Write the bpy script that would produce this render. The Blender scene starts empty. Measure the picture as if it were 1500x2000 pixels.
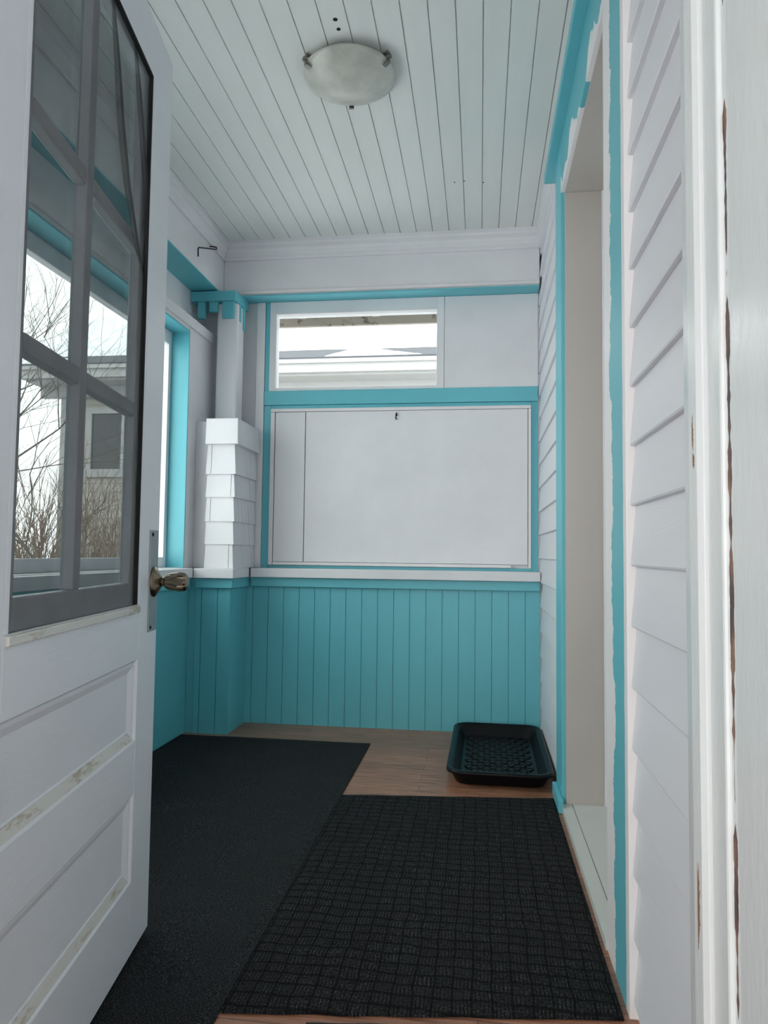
import bpy, bmesh, math, random
from mathutils import Vector, Matrix, noise
C = bpy.context.scene.collection
SC = bpy.context.scene

# ------------------------------------------------------------ camera
def set_camera():
    H = 0.90
    yaw, pitch, roll = math.radians(7.644), math.radians(3.245), math.radians(0.681)
    F = Vector((-math.sin(yaw)*math.cos(pitch), math.cos(yaw)*math.cos(pitch), math.sin(pitch)))
    R0 = Vector((math.cos(yaw), math.sin(yaw), 0)); U0 = R0.cross(F)
    R = R0*math.cos(roll) + U0*math.sin(roll); U = R.cross(F)
    cd = bpy.data.cameras.new('camera'); cam = bpy.data.objects.new('camera', cd); C.objects.link(cam)
    cd.sensor_fit = 'VERTICAL'; cd.sensor_height = 36.0; cd.lens = 36.0*1402.4/2000.0
    cd.clip_start = 0.02; cd.clip_end = 300
    M = Matrix((R, U, -F)).transposed().to_4x4(); M.translation = Vector((0, 0, H))
    cam.matrix_world = M
    SC.camera = cam
set_camera()

# ------------------------------------------------------------ sky and daylight portals
w = bpy.data.worlds.new('overcast'); SC.world = w; w.use_nodes = True
nt = w.node_tree; nt.nodes.clear()
wo = nt.nodes.new('ShaderNodeOutputWorld'); bg = nt.nodes.new('ShaderNodeBackground')
tc = nt.nodes.new('ShaderNodeTexCoord'); sep = nt.nodes.new('ShaderNodeSeparateXYZ')
cr = nt.nodes.new('ShaderNodeValToRGB')
cr.color_ramp.elements[0].position = 0.0; cr.color_ramp.elements[0].color = (.95, .955, .93, 1)
cr.color_ramp.elements[1].position = 1.0; cr.color_ramp.elements[1].color = (.985, .99, .95, 1)
nt.links.new(tc.outputs['Generated'], sep.inputs[0]); nt.links.new(sep.outputs['Z'], cr.inputs[0])
nt.links.new(cr.outputs[0], bg.inputs['Color']); bg.inputs['Strength'].default_value = 2.2
nt.links.new(bg.outputs[0], wo.inputs['Surface'])
def portal(name, loc, rot, sx, sy):
    ld = bpy.data.lights.new(name, 'AREA'); ld.shape = 'RECTANGLE'; ld.size = sx; ld.size_y = sy
    ld.energy = 1.0
    o = bpy.data.objects.new(name, ld); C.objects.link(o); o.location = loc; o.rotation_euler = rot
    ld.cycles.is_portal = True
portal('doorway_daylight_portal', (-.17, .68, 1.06), (math.radians(90), 0, 0), .95, 2.15)
portal('left_window_daylight_portal', (-1.68, 2.3, 1.4), (0, math.radians(-90), 0), 1.3, 2.3)
portal('transom_daylight_portal', (-.68, 4.0, 2.0), (math.radians(-90), 0, 0), 1.0, .5)
vs = SC.view_settings
SC.display_settings.display_device = 'sRGB'
vs.view_transform = 'Standard'; vs.look = 'None'; vs.gamma = 1.0; vs.use_curve_mapping = False
vs.exposure = 1.02
cy = SC.cycles
cy.max_bounces = 10; cy.diffuse_bounces = 7; cy.glossy_bounces = 4; cy.transparent_max_bounces = 16
cy.sample_clamp_indirect = 6.0
cy.use_denoising = True

# ------------------------------------------------------------ helpers
def new_mat(name):
    m = bpy.data.materials.new(name); m.use_nodes = True
    n = m.node_tree; n.nodes.clear()
    out = n.nodes.new('ShaderNodeOutputMaterial'); b = n.nodes.new('ShaderNodeBsdfPrincipled')
    n.links.new(b.outputs[0], out.inputs['Surface'])
    return m, n, b, out
def nz(n, scale, detail=4, stretch=None, rough=.6):
    t = n.nodes.new('ShaderNodeTexCoord'); x = n.nodes.new('ShaderNodeTexNoise')
    x.inputs['Scale'].default_value = scale; x.inputs['Detail'].default_value = detail
    x.inputs['Roughness'].default_value = rough
    if stretch:
        mp = n.nodes.new('ShaderNodeMapping'); mp.inputs['Scale'].default_value = stretch
        n.links.new(t.outputs['Object'], mp.inputs[0]); n.links.new(mp.outputs[0], x.inputs['Vector'])
    else: n.links.new(t.outputs['Object'], x.inputs['Vector'])
    return x
def ramp(n, fac, stops):
    r = n.nodes.new('ShaderNodeValToRGB'); e = r.color_ramp.elements
    e[0].position, e[0].color = stops[0][0], (*stops[0][1], 1)
    e[1].position, e[1].color = stops[-1][0], (*stops[-1][1], 1)
    for p, c in stops[1:-1]:
        k = e.new(p); k.color = (*c, 1)
    n.links.new(fac, r.inputs[0]); return r
def mixc(n, fac, a, b):
    m = n.nodes.new('ShaderNodeMix'); m.data_type = 'RGBA'
    for s, v in ((0, fac), (6, a), (7, b)):
        if hasattr(v, 'links') or isinstance(v, bpy.types.NodeSocket): n.links.new(v, m.inputs[s])
        else: m.inputs[s].default_value = v if s == 0 else (*v, 1)
    return m.outputs[2]
def bump(n, b, h, strength=.2, dist=.002):
    k = n.nodes.new('ShaderNodeBump'); k.inputs['Strength'].default_value = strength; k.inputs['Distance'].default_value = dist
    n.links.new(h, k.inputs['Height']); n.links.new(k.outputs[0], b.inputs['Normal'])
def math_n(n, op, a, b=None, c=None):
    m = n.nodes.new('ShaderNodeMath'); m.operation = op
    for i, v in enumerate((a, b, c)):
        if v is None: continue
        if isinstance(v, bpy.types.NodeSocket): n.links.new(v, m.inputs[i])
        else: m.inputs[i].default_value = v
    return m.outputs[0]
def paint(name, col, dirt=None, rough=.45, dpos=.68, bstr=.25, grain=(1, 1, 1), dscale=6):
    m, n, b, o = new_mat(name)
    x = nz(n, 3, 5, grain)
    d = tuple(c*.93 for c in col)
    c1 = ramp(n, x.outputs[0], [(.35, d), (.65, col)]).outputs[0]
    if dirt:
        y = nz(n, dscale, 8, grain, .75)
        f = ramp(n, y.outputs[0], [(dpos, (0, 0, 0)), (dpos+.06, (1, 1, 1))]).outputs[0]
        c1 = mixc(n, f, c1, dirt)
    n.links.new(c1, b.inputs['Base Color'])
    b.inputs['Roughness'].default_value = rough
    z = nz(n, 60, 4, grain)
    bump(n, b, z.outputs[0], bstr, .002)
    return m
def plain(name, col, rough=.5, metal=0, bs=0):
    m, n, b, o = new_mat(name)
    x = nz(n, 25, 4)
    c = ramp(n, x.outputs[0], [(.3, tuple(v*.85 for v in col)), (.7, col)])
    n.links.new(c.outputs[0], b.inputs['Base Color'])
    b.inputs['Roughness'].default_value = rough; b.inputs['Metallic'].default_value = metal
    if bs: bump(n, b, nz(n, 90, 5).outputs[0], bs, .002)
    return m

WHITE = (.78, .775, .80)
M = {}
M['white'] = paint('white_paint', WHITE)
M['white_v'] = paint('white_paint_board', WHITE, grain=(1, 1, .15))
M['ceiling'] = paint('white_ceiling_paint', (.77, .79, .77), dirt=(.60, .58, .54), dpos=.70, grain=(1.5, .25, 1), dscale=3)
M['siding'] = paint('white_siding_paint', (.77, .77, .81), grain=(1, .15, 1))
M['pinkish'] = paint('off_white_paint', (.80, .765, .775), grain=(1, 1, .2))
M['teal'] = paint('teal_paint', (.135, .51, .59), grain=(1, 1, .12), rough=.42)
M['cream'] = paint('cream_jamb_paint', (.50, .46, .425), dirt=(.40, .37, .33), dpos=.72, grain=(1, 1, .4))
M['greige'] = paint('threshold_paint', (.58, .60, .57), dirt=(.42, .42, .36), dpos=.72, grain=(1, .3, 1))
M['door_white'] = paint('weathered_door_paint', (.74, .77, .81), dirt=(.56, .56, .54), dpos=.70, grain=(.3, 1, 1.0), bstr=.35, dscale=9)
M['worn'] = paint('worn_cream_wood', (.66, .66, .62), dirt=(.42, .37, .29), dpos=.52, grain=(.25, 1, 1), bstr=.6, dscale=22)
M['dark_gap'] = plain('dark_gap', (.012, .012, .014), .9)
M['black_metal'] = plain('black_metal', (.02, .02, .022), .5, .6)
M['clip'] = plain('brushed_clip_metal', (.28, .26, .24), .35, 1.0)
M['zinc'] = plain('dull_zinc', (.33, .37, .38), .5, .75, .1)
M['brass'] = plain('aged_brass', (.26, .21, .155), .22, 1.0)
M['black_plastic'] = plain('black_plastic', (.006, .006, .007), .38)
M['black_plastic'].node_tree.nodes['Principled BSDF'].inputs['Specular IOR Level'].default_value = .18
M['snow'] = paint('snow', (.88, .90, .93), rough=.8, bstr=.6)
M['bark'] = plain('bark', (.11, .09, .075), .9, 0, .4)
M['brush'] = plain('dry_brush', (.17, .12, .085), .9)
M['ext'] = paint('neighbour_siding', (.40, .37, .33), rough=.6)
M['ext_trim'] = paint('neighbour_trim', (.40, .40, .40), rough=.6)
M['shingle'] = plain('grey_roof_shingle', (.085, .09, .105), .9, 0, .5)
M['soffit'] = paint('weathered_soffit', (.34, .31, .27), dirt=(.12, .10, .08), dpos=.56, rough=.8, dscale=14)
M['ext_glass'] = plain('dark_window_glass', (.05, .055, .06), .1)

# teal band with brushed, uneven inner edge on the door casing (world y measured on an object at the origin)
def casing_material(name, y_edge, side, amp, y_out=None):
    m, n, b, o = new_mat(name)
    t = n.nodes.new('ShaderNodeTexCoord'); s = n.nodes.new('ShaderNodeSeparateXYZ')
    n.links.new(t.outputs['Object'], s.inputs[0])
    mp = n.nodes.new('ShaderNodeMapping'); mp.inputs['Scale'].default_value = (0, 0, 1)
    n.links.new(t.outputs['Object'], mp.inputs[0])
    x = n.nodes.new('ShaderNodeTexNoise'); x.inputs['Scale'].default_value = 2.6; x.inputs['Detail'].default_value = 9; x.inputs['Roughness'].default_value = .68
    n.links.new(mp.outputs[0], x.inputs['Vector'])
    e = math_n(n, 'MULTIPLY_ADD', x.outputs[0], amp, y_edge - amp*.5)
    f = math_n(n, 'LESS_THAN' if side < 0 else 'GREATER_THAN', s.outputs['Y'], e)
    if y_out is not None:
        x2 = n.nodes.new('ShaderNodeTexNoise'); x2.inputs['Scale'].default_value = 14; n.links.new(mp.outputs[0], x2.inputs['Vector'])
        e2 = math_n(n, 'MULTIPLY_ADD', x2.outputs[0], .014, y_out-.007)
        g = math_n(n, 'GREATER_THAN' if side < 0 else 'LESS_THAN', s.outputs['Y'], e2)
        f = math_n(n, 'MULTIPLY', f, g)
    n.links.new(mixc(n, f, (.80, .775, .78), (.13, .46, .53)), b.inputs['Base Color'])
    b.inputs['Roughness'].default_value = .45
    bump(n, b, nz(n, 40, 4, (1, 1, .2)).outputs[0], .25, .002)
    return m
M['casing_near'] = casing_material('half_painted_casing', 1.655, -1, .30, 1.53)
def header_material():
    m, n, b, o = new_mat('half_painted_header')
    t = n.nodes.new('ShaderNodeTexCoord'); s = n.nodes.new('ShaderNodeSeparateXYZ')
    n.links.new(t.outputs['Object'], s.inputs[0])
    mp = n.nodes.new('ShaderNodeMapping'); mp.inputs['Scale'].default_value = (0, 1, 0); n.links.new(t.outputs['Object'], mp.inputs[0])
    x = n.nodes.new('ShaderNodeTexNoise'); x.inputs['Scale'].default_value = 4; x.inputs['Detail'].default_value = 7
    n.links.new(mp.outputs[0], x.inputs['Vector'])
    e = math_n(n, 'MULTIPLY_ADD', x.outputs[0], .40, 2.075)
    f = math_n(n, 'GREATER_THAN', s.outputs['Z'], e)
    n.links.new(mixc(n, f, (.80, .775, .78), (.10, .43, .50)), b.inputs['Base Color'])
    b.inputs['Roughness'].default_value = .45
    return m
M['header'] = header_material()

# glass: fresnel mirror over clear
def glass_mat(name, tint=(.93, .96, .96)):
    m = bpy.data.materials.new(name); m.use_nodes = True; n = m.node_tree; n.nodes.clear()
    out = n.nodes.new('ShaderNodeOutputMaterial'); mx = n.nodes.new('ShaderNodeMixShader')
    tr = n.nodes.new('ShaderNodeBsdfTransparent'); tr.inputs[0].default_value = (*tint, 1)
    gl = n.nodes.new('ShaderNodeBsdfGlossy'); gl.inputs['Roughness'].default_value = .03
    fr = n.nodes.new('ShaderNodeLayerWeight'); fr.inputs['Blend'].default_value = .5     # Schlick reflectance, same on both faces
    sc = math_n(n, 'MULTIPLY_ADD', math_n(n, 'POWER', fr.outputs['Facing'], 5.0), .45, .022)
    n.links.new(sc, mx.inputs[0]); n.links.new(tr.outputs[0], mx.inputs[1]); n.links.new(gl.outputs[0], mx.inputs[2])
    n.links.new(mx.outputs[0], out.inputs['Surface']); return m
M['glass'] = glass_mat('window_glass')
def screen_mat():
    m = bpy.data.materials.new('insect_screen_mesh'); m.use_nodes = True; n = m.node_tree; n.nodes.clear()
    out = n.nodes.new('ShaderNodeOutputMaterial'); mx = n.nodes.new('ShaderNodeMixShader')
    tr = n.nodes.new('ShaderNodeBsdfTransparent'); df = n.nodes.new('ShaderNodeBsdfDiffuse')
    df.inputs[0].default_value = (.055, .058, .058, 1)
    x = nz(n, 5, 5)
    r = ramp(n, x.outputs[0], [(.3, (.50, .50, .50)), (.7, (.60, .60, .60))])
    n.links.new(r.outputs[0], mx.inputs[0]); n.links.new(tr.outputs[0], mx.inputs[1]); n.links.new(df.outputs[0], mx.inputs[2])
    n.links.new(mx.outputs[0], out.inputs['Surface']); return m
M['screen'] = screen_mat()

# floor: laminate planks running left to right
def floor_mat():
    m, n, b, o = new_mat('brown_laminate_planks')
    t = n.nodes.new('ShaderNodeTexCoord')
    br = n.nodes.new('ShaderNodeTexBrick'); br.inputs['Scale'].default_value = 1.0
    br.inputs['Brick Width'].default_value = .62; br.inputs['Row Height'].default_value = .066
    br.inputs['Mortar Size'].default_value = .0009; br.inputs['Bias'].default_value = 0
    br.inputs['Color1'].default_value = (0, 0, 0, 1); br.inputs['Color2'].default_value = (1, 1, 1, 1)
    br.offset = .37; n.links.new(t.outputs['Object'], br.inputs['Vector'])
    g = nz(n, 6, 8, (1.2, 14, 1), .7)
    a = ramp(n, g.outputs[0], [(.34, (.15, .058, .032)), (.5, (.38, .17, .098)), (.70, (.52, .265, .17))]).outputs[0]
    c = ramp(n, g.outputs[0], [(.34, (.11, .048, .028)), (.5, (.26, .118, .07)), (.70, (.38, .19, .125))]).outputs[0]
    col = mixc(n, br.outputs['Color'], a, c)
    col = mixc(n, br.outputs['Fac'], col, (.05, .025, .018))
    n.links.new(col, b.inputs['Base Color']); b.inputs['Roughness'].default_value = .33
    bump(n, b, g.outputs[0], .06, .001); return m
M['floor'] = floor_mat()

def carpet_mat(name, weave):
    m, n, b, o = new_mat(name)
    t = n.nodes.new('ShaderNodeTexCoord'); s = n.nodes.new('ShaderNodeSeparateXYZ'); n.links.new(t.outputs['Object'], s.inputs[0])
    fl = nz(n, 330, 3); big = nz(n, 4, 5)
    col = ramp(n, fl.outputs[0], [(.38, (.004, .0045, .0055)), (.53, (.015, .017, .019)), (.68, (.085, .088, .092))]).outputs[0]
    sp = nz(n, 160, 2)
    f = ramp(n, sp.outputs[0], [(.765, (0, 0, 0)), (.80, (1, 1, 1))]).outputs[0]
    col = mixc(n, f, col, (.24, .23, .21))
    dust = ramp(n, big.outputs[0], [(.5, (0, 0, 0)), (.8, (.30, .30, .30))]).outputs[0]
    col = mixc(n, dust, col, (.030, .034, .040))
    h = fl.outputs[0]
    if weave:
        c = .0400
        wob = nz(n, 7, 3); wob2 = nz(n, 11, 3)
        xx = math_n(n, 'MULTIPLY_ADD', wob.outputs[0], .022, s.outputs['X']); yy = math_n(n, 'MULTIPLY_ADD', wob2.outputs[0], .030, s.outputs['Y'])
        u = math_n(n, 'DIVIDE', xx, c); v = math_n(n, 'DIVIDE', yy, c*.92)
        cell = math_n(n, 'FLOORED_MODULO', math_n(n, 'ADD', math_n(n, 'FLOOR', u), math_n(n, 'FLOOR', v)), 2)
        inv = math_n(n, 'SUBTRACT', 1, cell)
        ru = math_n(n, 'ABSOLUTE', math_n(n, 'SINE', math_n(n, 'MULTIPLY', u, math.pi*5)))
        rv = math_n(n, 'ABSOLUTE', math_n(n, 'SINE', math_n(n, 'MULTIPLY', v, math.pi*3)))
        rib = math_n(n, 'ADD', math_n(n, 'MULTIPLY', ru, math_n(n, 'MULTIPLY_ADD', cell, .62, .38)), math_n(n, 'MULTIPLY', math_n(n, 'MULTIPLY', rv, .35), inv))
        eu = math_n(n, 'ABSOLUTE', math_n(n, 'SINE', math_n(n, 'MULTIPLY', u, math.pi))); ev = math_n(n, 'ABSOLUTE', math_n(n, 'SINE', math_n(n, 'MULTIPLY', v, math.pi)))
        edge = math_n(n, 'MULTIPLY', math_n(n, 'MINIMUM', math_n(n, 'MULTIPLY_ADD', eu, 2.6, .15), 1.0), math_n(n, 'MINIMUM', math_n(n, 'MULTIPLY_ADD', ev, 1.6, .1), 1.0))
        wear = nz(n, 14, 3)
        hh = math_n(n, 'MULTIPLY', math_n(n, 'MULTIPLY', math_n(n, 'MULTIPLY_ADD', rib, .7, .3), edge), math_n(n, 'MULTIPLY_ADD', wear.outputs[0], 1.0, .4))
        h = math_n(n, 'MULTIPLY_ADD', fl.outputs[0], .35, hh)
        # heathered grey rib tops; shade between the ribs darkened into the colour
        yarn = ramp(n, fl.outputs[0], [(.36, (.007, .007, .008)), (.52, (.026, .027, .029)), (.68, (.12, .123, .127))]).outputs[0]
        col = mixc(n, f, yarn, (.26, .25, .23))
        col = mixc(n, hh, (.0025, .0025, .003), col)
        bump(n, b, h, 1.0, .007)
    else:
        bump(n, b, h, .6, .003)
    n.links.new(col, b.inputs['Base Color'])
    b.inputs['Roughness'].default_value = .95; b.inputs['Specular IOR Level'].default_value = .15
    return m
M['carpet'] = carpet_mat('black_felt_carpet', False)
M['weave'] = carpet_mat('black_basket_weave_carpet', True)
M['rubber'] = plain('ribbed_black_rubber', (.012, .012, .013), .8, 0, .6)

def alabaster():
    m, n, b, o = new_mat('alabaster_glass')
    x = nz(n, 7, 6)
    c = ramp(n, x.outputs[0], [(.3, (.40, .40, .36)), (.5, (.53, .53, .48)), (.72, (.66, .66, .61))])
    y = nz(n, 30, 6)
    f = ramp(n, y.outputs[0], [(.66, (0, 0, 0)), (.76, (.6, .6, .6))]).outputs[0]
    n.links.new(mixc(n, f, c.outputs[0], (.22, .22, .20)), b.inputs['Base Color'])
    b.inputs['Roughness'].default_value = .22
    return m
M['alabaster'] = alabaster()

def cracked():
    # thick white gloss paint flaked off along a seam, bare brown wood in ragged patches (object at origin)
    m, n, b, o = new_mat('flaked_seam')
    t = n.nodes.new('ShaderNodeTexCoord'); sp = n.nodes.new('ShaderNodeSeparateXYZ'); n.links.new(t.outputs['Object'], sp.inputs[0])
    x = nz(n, 4.2, 4, (0, 0, 1), .6); fine = nz(n, 60, 4, (1, 1, .6))
    wdt = math_n(n, 'MULTIPLY', math_n(n, 'MINIMUM', math_n(n, 'MAXIMUM', math_n(n, 'SUBTRACT', x.outputs[0], .462), 0), .07), .085)
    wdt = math_n(n, 'MULTIPLY', wdt, math_n(n, 'MULTIPLY_ADD', fine.outputs[0], 1.6, .35))
    wob = math_n(n, 'MULTIPLY_ADD', nz(n, 7, 4, (0, 0, 1)).outputs[0], .006, .8575)
    f = math_n(n, 'LESS_THAN', math_n(n, 'ABSOLUTE', math_n(n, 'SUBTRACT', sp.outputs['Y'], wob)), wdt)
    y = nz(n, 38, 5, (1, 1, .3))
    wood = ramp(n, y.outputs[0], [(.38, (.030, .014, .013)), (.52, (.12, .045, .03)), (.66, (.32, .17, .10))]).outputs[0]
    n.links.new(mixc(n, f, (.76, .79, .80), wood), b.inputs['Base Color']); b.inputs['Roughness'].default_value = .5
    return m
M['crack'] = cracked()
M['chip_wood'] = plain('bare_chipped_wood', (.30, .17, .11), .8)
M['gloss_white'] = paint('chipped_gloss_white', (.76, .79, .80), dirt=(.30, .22, .16), dpos=.765, rough=.25, grain=(1, 1, .35), bstr=.5, dscale=11)

class MB:
    def __init__(s): s.bm = bmesh.new()
    def box(s, a, b, bev=0):
        x0, x1 = sorted((a[0], b[0])); y0, y1 = sorted((a[1], b[1])); z0, z1 = sorted((a[2], b[2]))
        v = [s.bm.verts.new(p) for p in ((x0,y0,z0),(x1,y0,z0),(x1,y1,z0),(x0,y1,z0),(x0,y0,z1),(x1,y0,z1),(x1,y1,z1),(x0,y1,z1))]
        fs = [s.bm.faces.new([v[i] for i in q]) for q in ((3,2,1,0),(4,5,6,7),(0,1,5,4),(1,2,6,5),(2,3,7,6),(3,0,4,7))]
        if bev:
            ed = list({e for f in fs for e in f.edges})
            bmesh.ops.bevel(s.bm, geom=ed, offset=bev, segments=2, affect='EDGES', profile=.5)
        return s
    def prism(s, pts, axis, a, b):
        """closed polygon of 2-D points extruded along axis from a to b"""
        def P(p, t):
            return {'x': (t, p[0], p[1]), 'y': (p[0], t, p[1]), 'z': (p[0], p[1], t)}[axis]
        A = [s.bm.verts.new(P(p, a)) for p in pts]; B = [s.bm.verts.new(P(p, b)) for p in pts]
        k = len(pts)
        for i in range(k): s.bm.faces.new((A[i], A[(i+1) % k], B[(i+1) % k], B[i]))
        s.bm.faces.new(A[::-1]); s.bm.faces.new(B); return s
    def hexa(s, p):
        v = [s.bm.verts.new(q) for q in p]
        for q in ((3,2,1,0),(4,5,6,7),(0,1,5,4),(1,2,6,5),(2,3,7,6),(3,0,4,7)): s.bm.faces.new([v[i] for i in q])
        return s
    def tube(s, pts, rad, seg=8, cap=True):
        pts = [Vector(p) for p in pts]
        if not isinstance(rad, (list, tuple)): rad = [rad]*len(pts)
        rings = []; prev = None
        for i, p in enumerate(pts):
            d = (pts[min(i+1, len(pts)-1)] - pts[max(i-1, 0)]).normalized()
            if prev is None:
                u = d.orthogonal().normalized()
            else:
                u = (prev - d*prev.dot(d)).normalized()
            prev = u; vv = d.cross(u)
            rings.append([s.bm.verts.new(p + (u*math.cos(2*math.pi*k/seg) + vv*math.sin(2*math.pi*k/seg))*rad[i]) for k in range(seg)])
        for a, b in zip(rings, rings[1:]):
            for k in range(seg): s.bm.faces.new((a[k], a[(k+1) % seg], b[(k+1) % seg], b[k]))
        if cap and seg > 2: s.bm.faces.new(rings[0][::-1]); s.bm.faces.new(rings[-1])
        return s
    def loft(s, rings, cap0=True, cap1=True):
        R = [[s.bm.verts.new(p) for p in r] for r in rings]; k = len(R[0])
        for a, b in zip(R, R[1:]):
            for i in range(k): s.bm.faces.new((a[i], a[(i+1) % k], b[(i+1) % k], b[i]))
        if cap0: s.bm.faces.new(R[0][::-1])
        if cap1: s.bm.faces.new(R[-1])
        return s
    def build(s, name, mat, parent=None, smooth=False, bevel=0, mat_i=None):
        bmesh.ops.recalc_face_normals(s.bm, faces=s.bm.faces)
        me = bpy.data.meshes.new(name); s.bm.to_mesh(me); s.bm.free()
        o = bpy.data.objects.new(name, me); C.objects.link(o)
        me.materials.append(M[mat] if isinstance(mat, str) else mat)
        if smooth:
            for p in me.polygons: p.use_smooth = True
        if bevel:
            md = o.modifiers.new('bevel', 'BEVEL'); md.width = bevel; md.segments = 2; md.limit_method = 'ANGLE'; md.angle_limit = math.radians(40)
        if parent: o.parent = parent
        return o
def tag(o, label, cat=None, group=None, kind=None):
    o['label'] = label
    if cat: o['category'] = cat
    if group: o['group'] = group
    if kind: o['kind'] = kind
    return o
def struct(o, label, cat): return tag(o, label, cat, kind='structure')
def empty(name, loc=(0, 0, 0), rz=0, label=None, cat=None, kind=None):
    o = bpy.data.objects.new(name, None); C.objects.link(o); o.location = loc; o.rotation_euler = (0, 0, rz); o.empty_display_size = .1
    if label: tag(o, label, cat, kind=kind)
    return o
def B(a, b, bev=0): return MB().box(a, b, bev)

# key planes
XR, XL, YBK, YUP, ZC = .305, -1.45, 3.71, 3.82, 2.59
YF = .88   # inside face of the entrance wall

# ------------------------------------------------------------ setting: ground, floor, ceiling
gm = MB()
N = 40
vsg = [[gm.bm.verts.new((-40 + 80*i/N, -20 + 80*j/N, -.75 + .12*noise.noise(Vector((i*.4, j*.4, 0))))) for j in range(N+1)] for i in range(N+1)]
for i in range(N):
    for j in range(N): gm.bm.faces.new((vsg[i][j], vsg[i+1][j], vsg[i+1][j+1], vsg[i][j+1]))
g = gm.build('snowy_ground', 'snow', smooth=True); struct(g, 'snow covered yard outside the porch windows', 'ground')

f = B((-1.75, -.9, -.12), (.52, 4.0, 0)).build('floor', 'floor'); struct(f, 'brown wood-look laminate planks on the porch floor', 'floor')

# ceiling boards: v-grooved profile, boards run towards the back wall
def grooved(x0, x1, pitch, first, face, back, groove=.0035, depth=.005):
    pts = [(x0, face)]
    x = first
    while x < x0 + .004: x += pitch
    while x < x1 - .004:
        pts += [(x - groove/2, face), (x - groove/4, depth + face if back > face else face - depth), (x + groove/4, depth + face if back > face else face - depth), (x + groove/2, face)]
        x += pitch
    pts += [(x1, face), (x1, back), (x0, back)]
    return pts
cp = grooved(-1.60, .40, .0855, -1.60+.0855*.72, ZC, ZC+.10, .0042, .008)
# shift so that seams fall at x = .174 - k*.0855
cp = grooved(-1.60, .40, .0855, .174-.0855*22, ZC, ZC+.10, .0042, .008)
c = MB().prism(cp, 'y', .72, 3.97).build('ceiling', 'ceiling'); struct(c, 'white painted narrow tongue and groove board ceiling', 'ceiling')
# holes and stains in the ceiling boards (shallow dark discs set in the boards)
for (x, y, r) in ((-.463, 2.147, .0075), (-.461, 2.19, .0068)):
    ph = MB(); ph.tube([(x, y, ZC-.0008), (x, y, ZC+.004)], r, 16)
    o = ph.build('screw_hole', 'dark_gap'); tag(o, 'black drilled hole in the ceiling boards, ' + ('farther from' if y < 2.17 else 'nearer to') + ' the round light', 'hole', 'drilled holes beside the ceiling light')
for i, (x, y) in enumerate(((-.122, 3.195), (-.078, 3.187), (.008, 3.21))):
    ph = MB(); ph.tube([(x, y, ZC-.002), (x, y, ZC+.002)], [.0032, .0026], 8)
    o = ph.build('nail_head', 'dark_gap'); tag(o, ['small dark nail head on the ceiling, leftmost of the row of three', 'small dark nail head on the ceiling, middle of the row of three', 'small dark nail head on the ceiling, rightmost of the row of three'][i], 'nail', 'nail heads in the ceiling boards')

# ------------------------------------------------------------ right wall: clapboard siding with the house door opening
def siding_profile(zt, face=.300, lap=.1215, z0=.879, thick=.0115, back=.345):
    z = z0
    while z > 0: z -= lap
    pts = [(back, 0.0)]
    pts.append((face + thick*(-z/lap), 0.0))
    z += lap
    while z < zt:
        pts += [(face+thick, z), (face+.0018, z), (face, z+.0035)]
        z += lap
    zz = z - lap
    pts += [(face + thick*(zt-zz)/lap, zt), (back, zt)]
    return pts
s1 = MB().prism(siding_profile(ZC), 'y', 2.845, 3.86)
s1.prism(siding_profile(ZC), 'y', .885, 1.515)
s1.box((.345, .72, -.1), (.52, 1.72, 2.69)); s1.box((.345, 2.68, -.1), (.52, 3.97, 2.69)); s1.box((.345, 1.72, 2.26), (.52, 2.68, 2.69))
s1.box((.316, 1.45, 2.26), (.346, 3.0, 2.6))
o = s1.build('wall_right', 'siding'); struct(o, 'white clapboard siding wall on the right', 'wall')
# door casing boards
o = B((.292, 1.50, 0), (.346, 1.745, 2.44)).build('trim_1', 'casing_near', bevel=.002); struct(o, 'near side door casing, white with ragged teal painted stripe', 'trim')
o = B((.292, 2.665, 0), (.346, 2.85, 2.44)).build('trim_2', M['teal'], bevel=.002); struct(o, 'narrow teal door casing on the far side of the doorway', 'trim')
o = B((.292, 1.746, 2.245), (.346, 2.664, 2.44)).build('trim_3', 'header', bevel=.002); struct(o, 'door head casing, teal over patchy white undercoat', 'trim')
o = B((.258, 1.47, 2.44), (.346, 2.97, 2.478)).build('trim_4', 'teal', bevel=.002); struct(o, 'projecting teal drip cap above the door head casing', 'trim')
o = B((.274, 2.61, 0.001), (.2915, 2.825, .046)).build('baseboard_right', 'teal', bevel=.002); struct(o, 'short teal base block beside the doorway', 'baseboard')

# house door: jambs, head, threshold, closed slab
d2 = empty('door_2', (.44, 1.74, 0), 0, 'closed white house door set back in a cream jamb', 'door', 'structure')
def dp(name, a, b, mat, bev=.001, label=None):
    o = B(tuple(p-q for p, q in zip(a, (.44, 1.74, 0))), tuple(p-q for p, q in zip(b, (.44, 1.74, 0)))).build(name, mat, d2, bevel=bev)
    if label: o['label'] = label
    return o
dp('far_jamb', (.306, 2.655, .0), (.47, 2.68, 2.26), 'cream', label='cream painted far door jamb')
dp('near_jamb', (.306, 1.722, .0), (.47, 1.742, 2.26), 'cream')
dp('head_jamb', (.306, 1.743, 2.24), (.47, 2.654, 2.262), 'cream')
dp('door_stop', (.437, 2.643, .02), (.447, 2.654, 2.238), 'white')
dp('door_stop', (.437, 1.744, .02), (.447, 1.752, 2.238), 'white')
ds = MB().box((.012, .022, .022), (.05, .90, 2.235))
dso = ds.build('door_slab', 'white_v', d2, bevel=.002)
for (z0, z1) in ((.2, .75), (.95, 2.0)):
    for (y0, y1) in ((.12, .42), (.50, .80)):
        fr = MB(); fr.box((.006, y0, z0), (.0118, y1, z1)); o = fr.build('door_panel', 'white_v', d2, bevel=.004)
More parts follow.
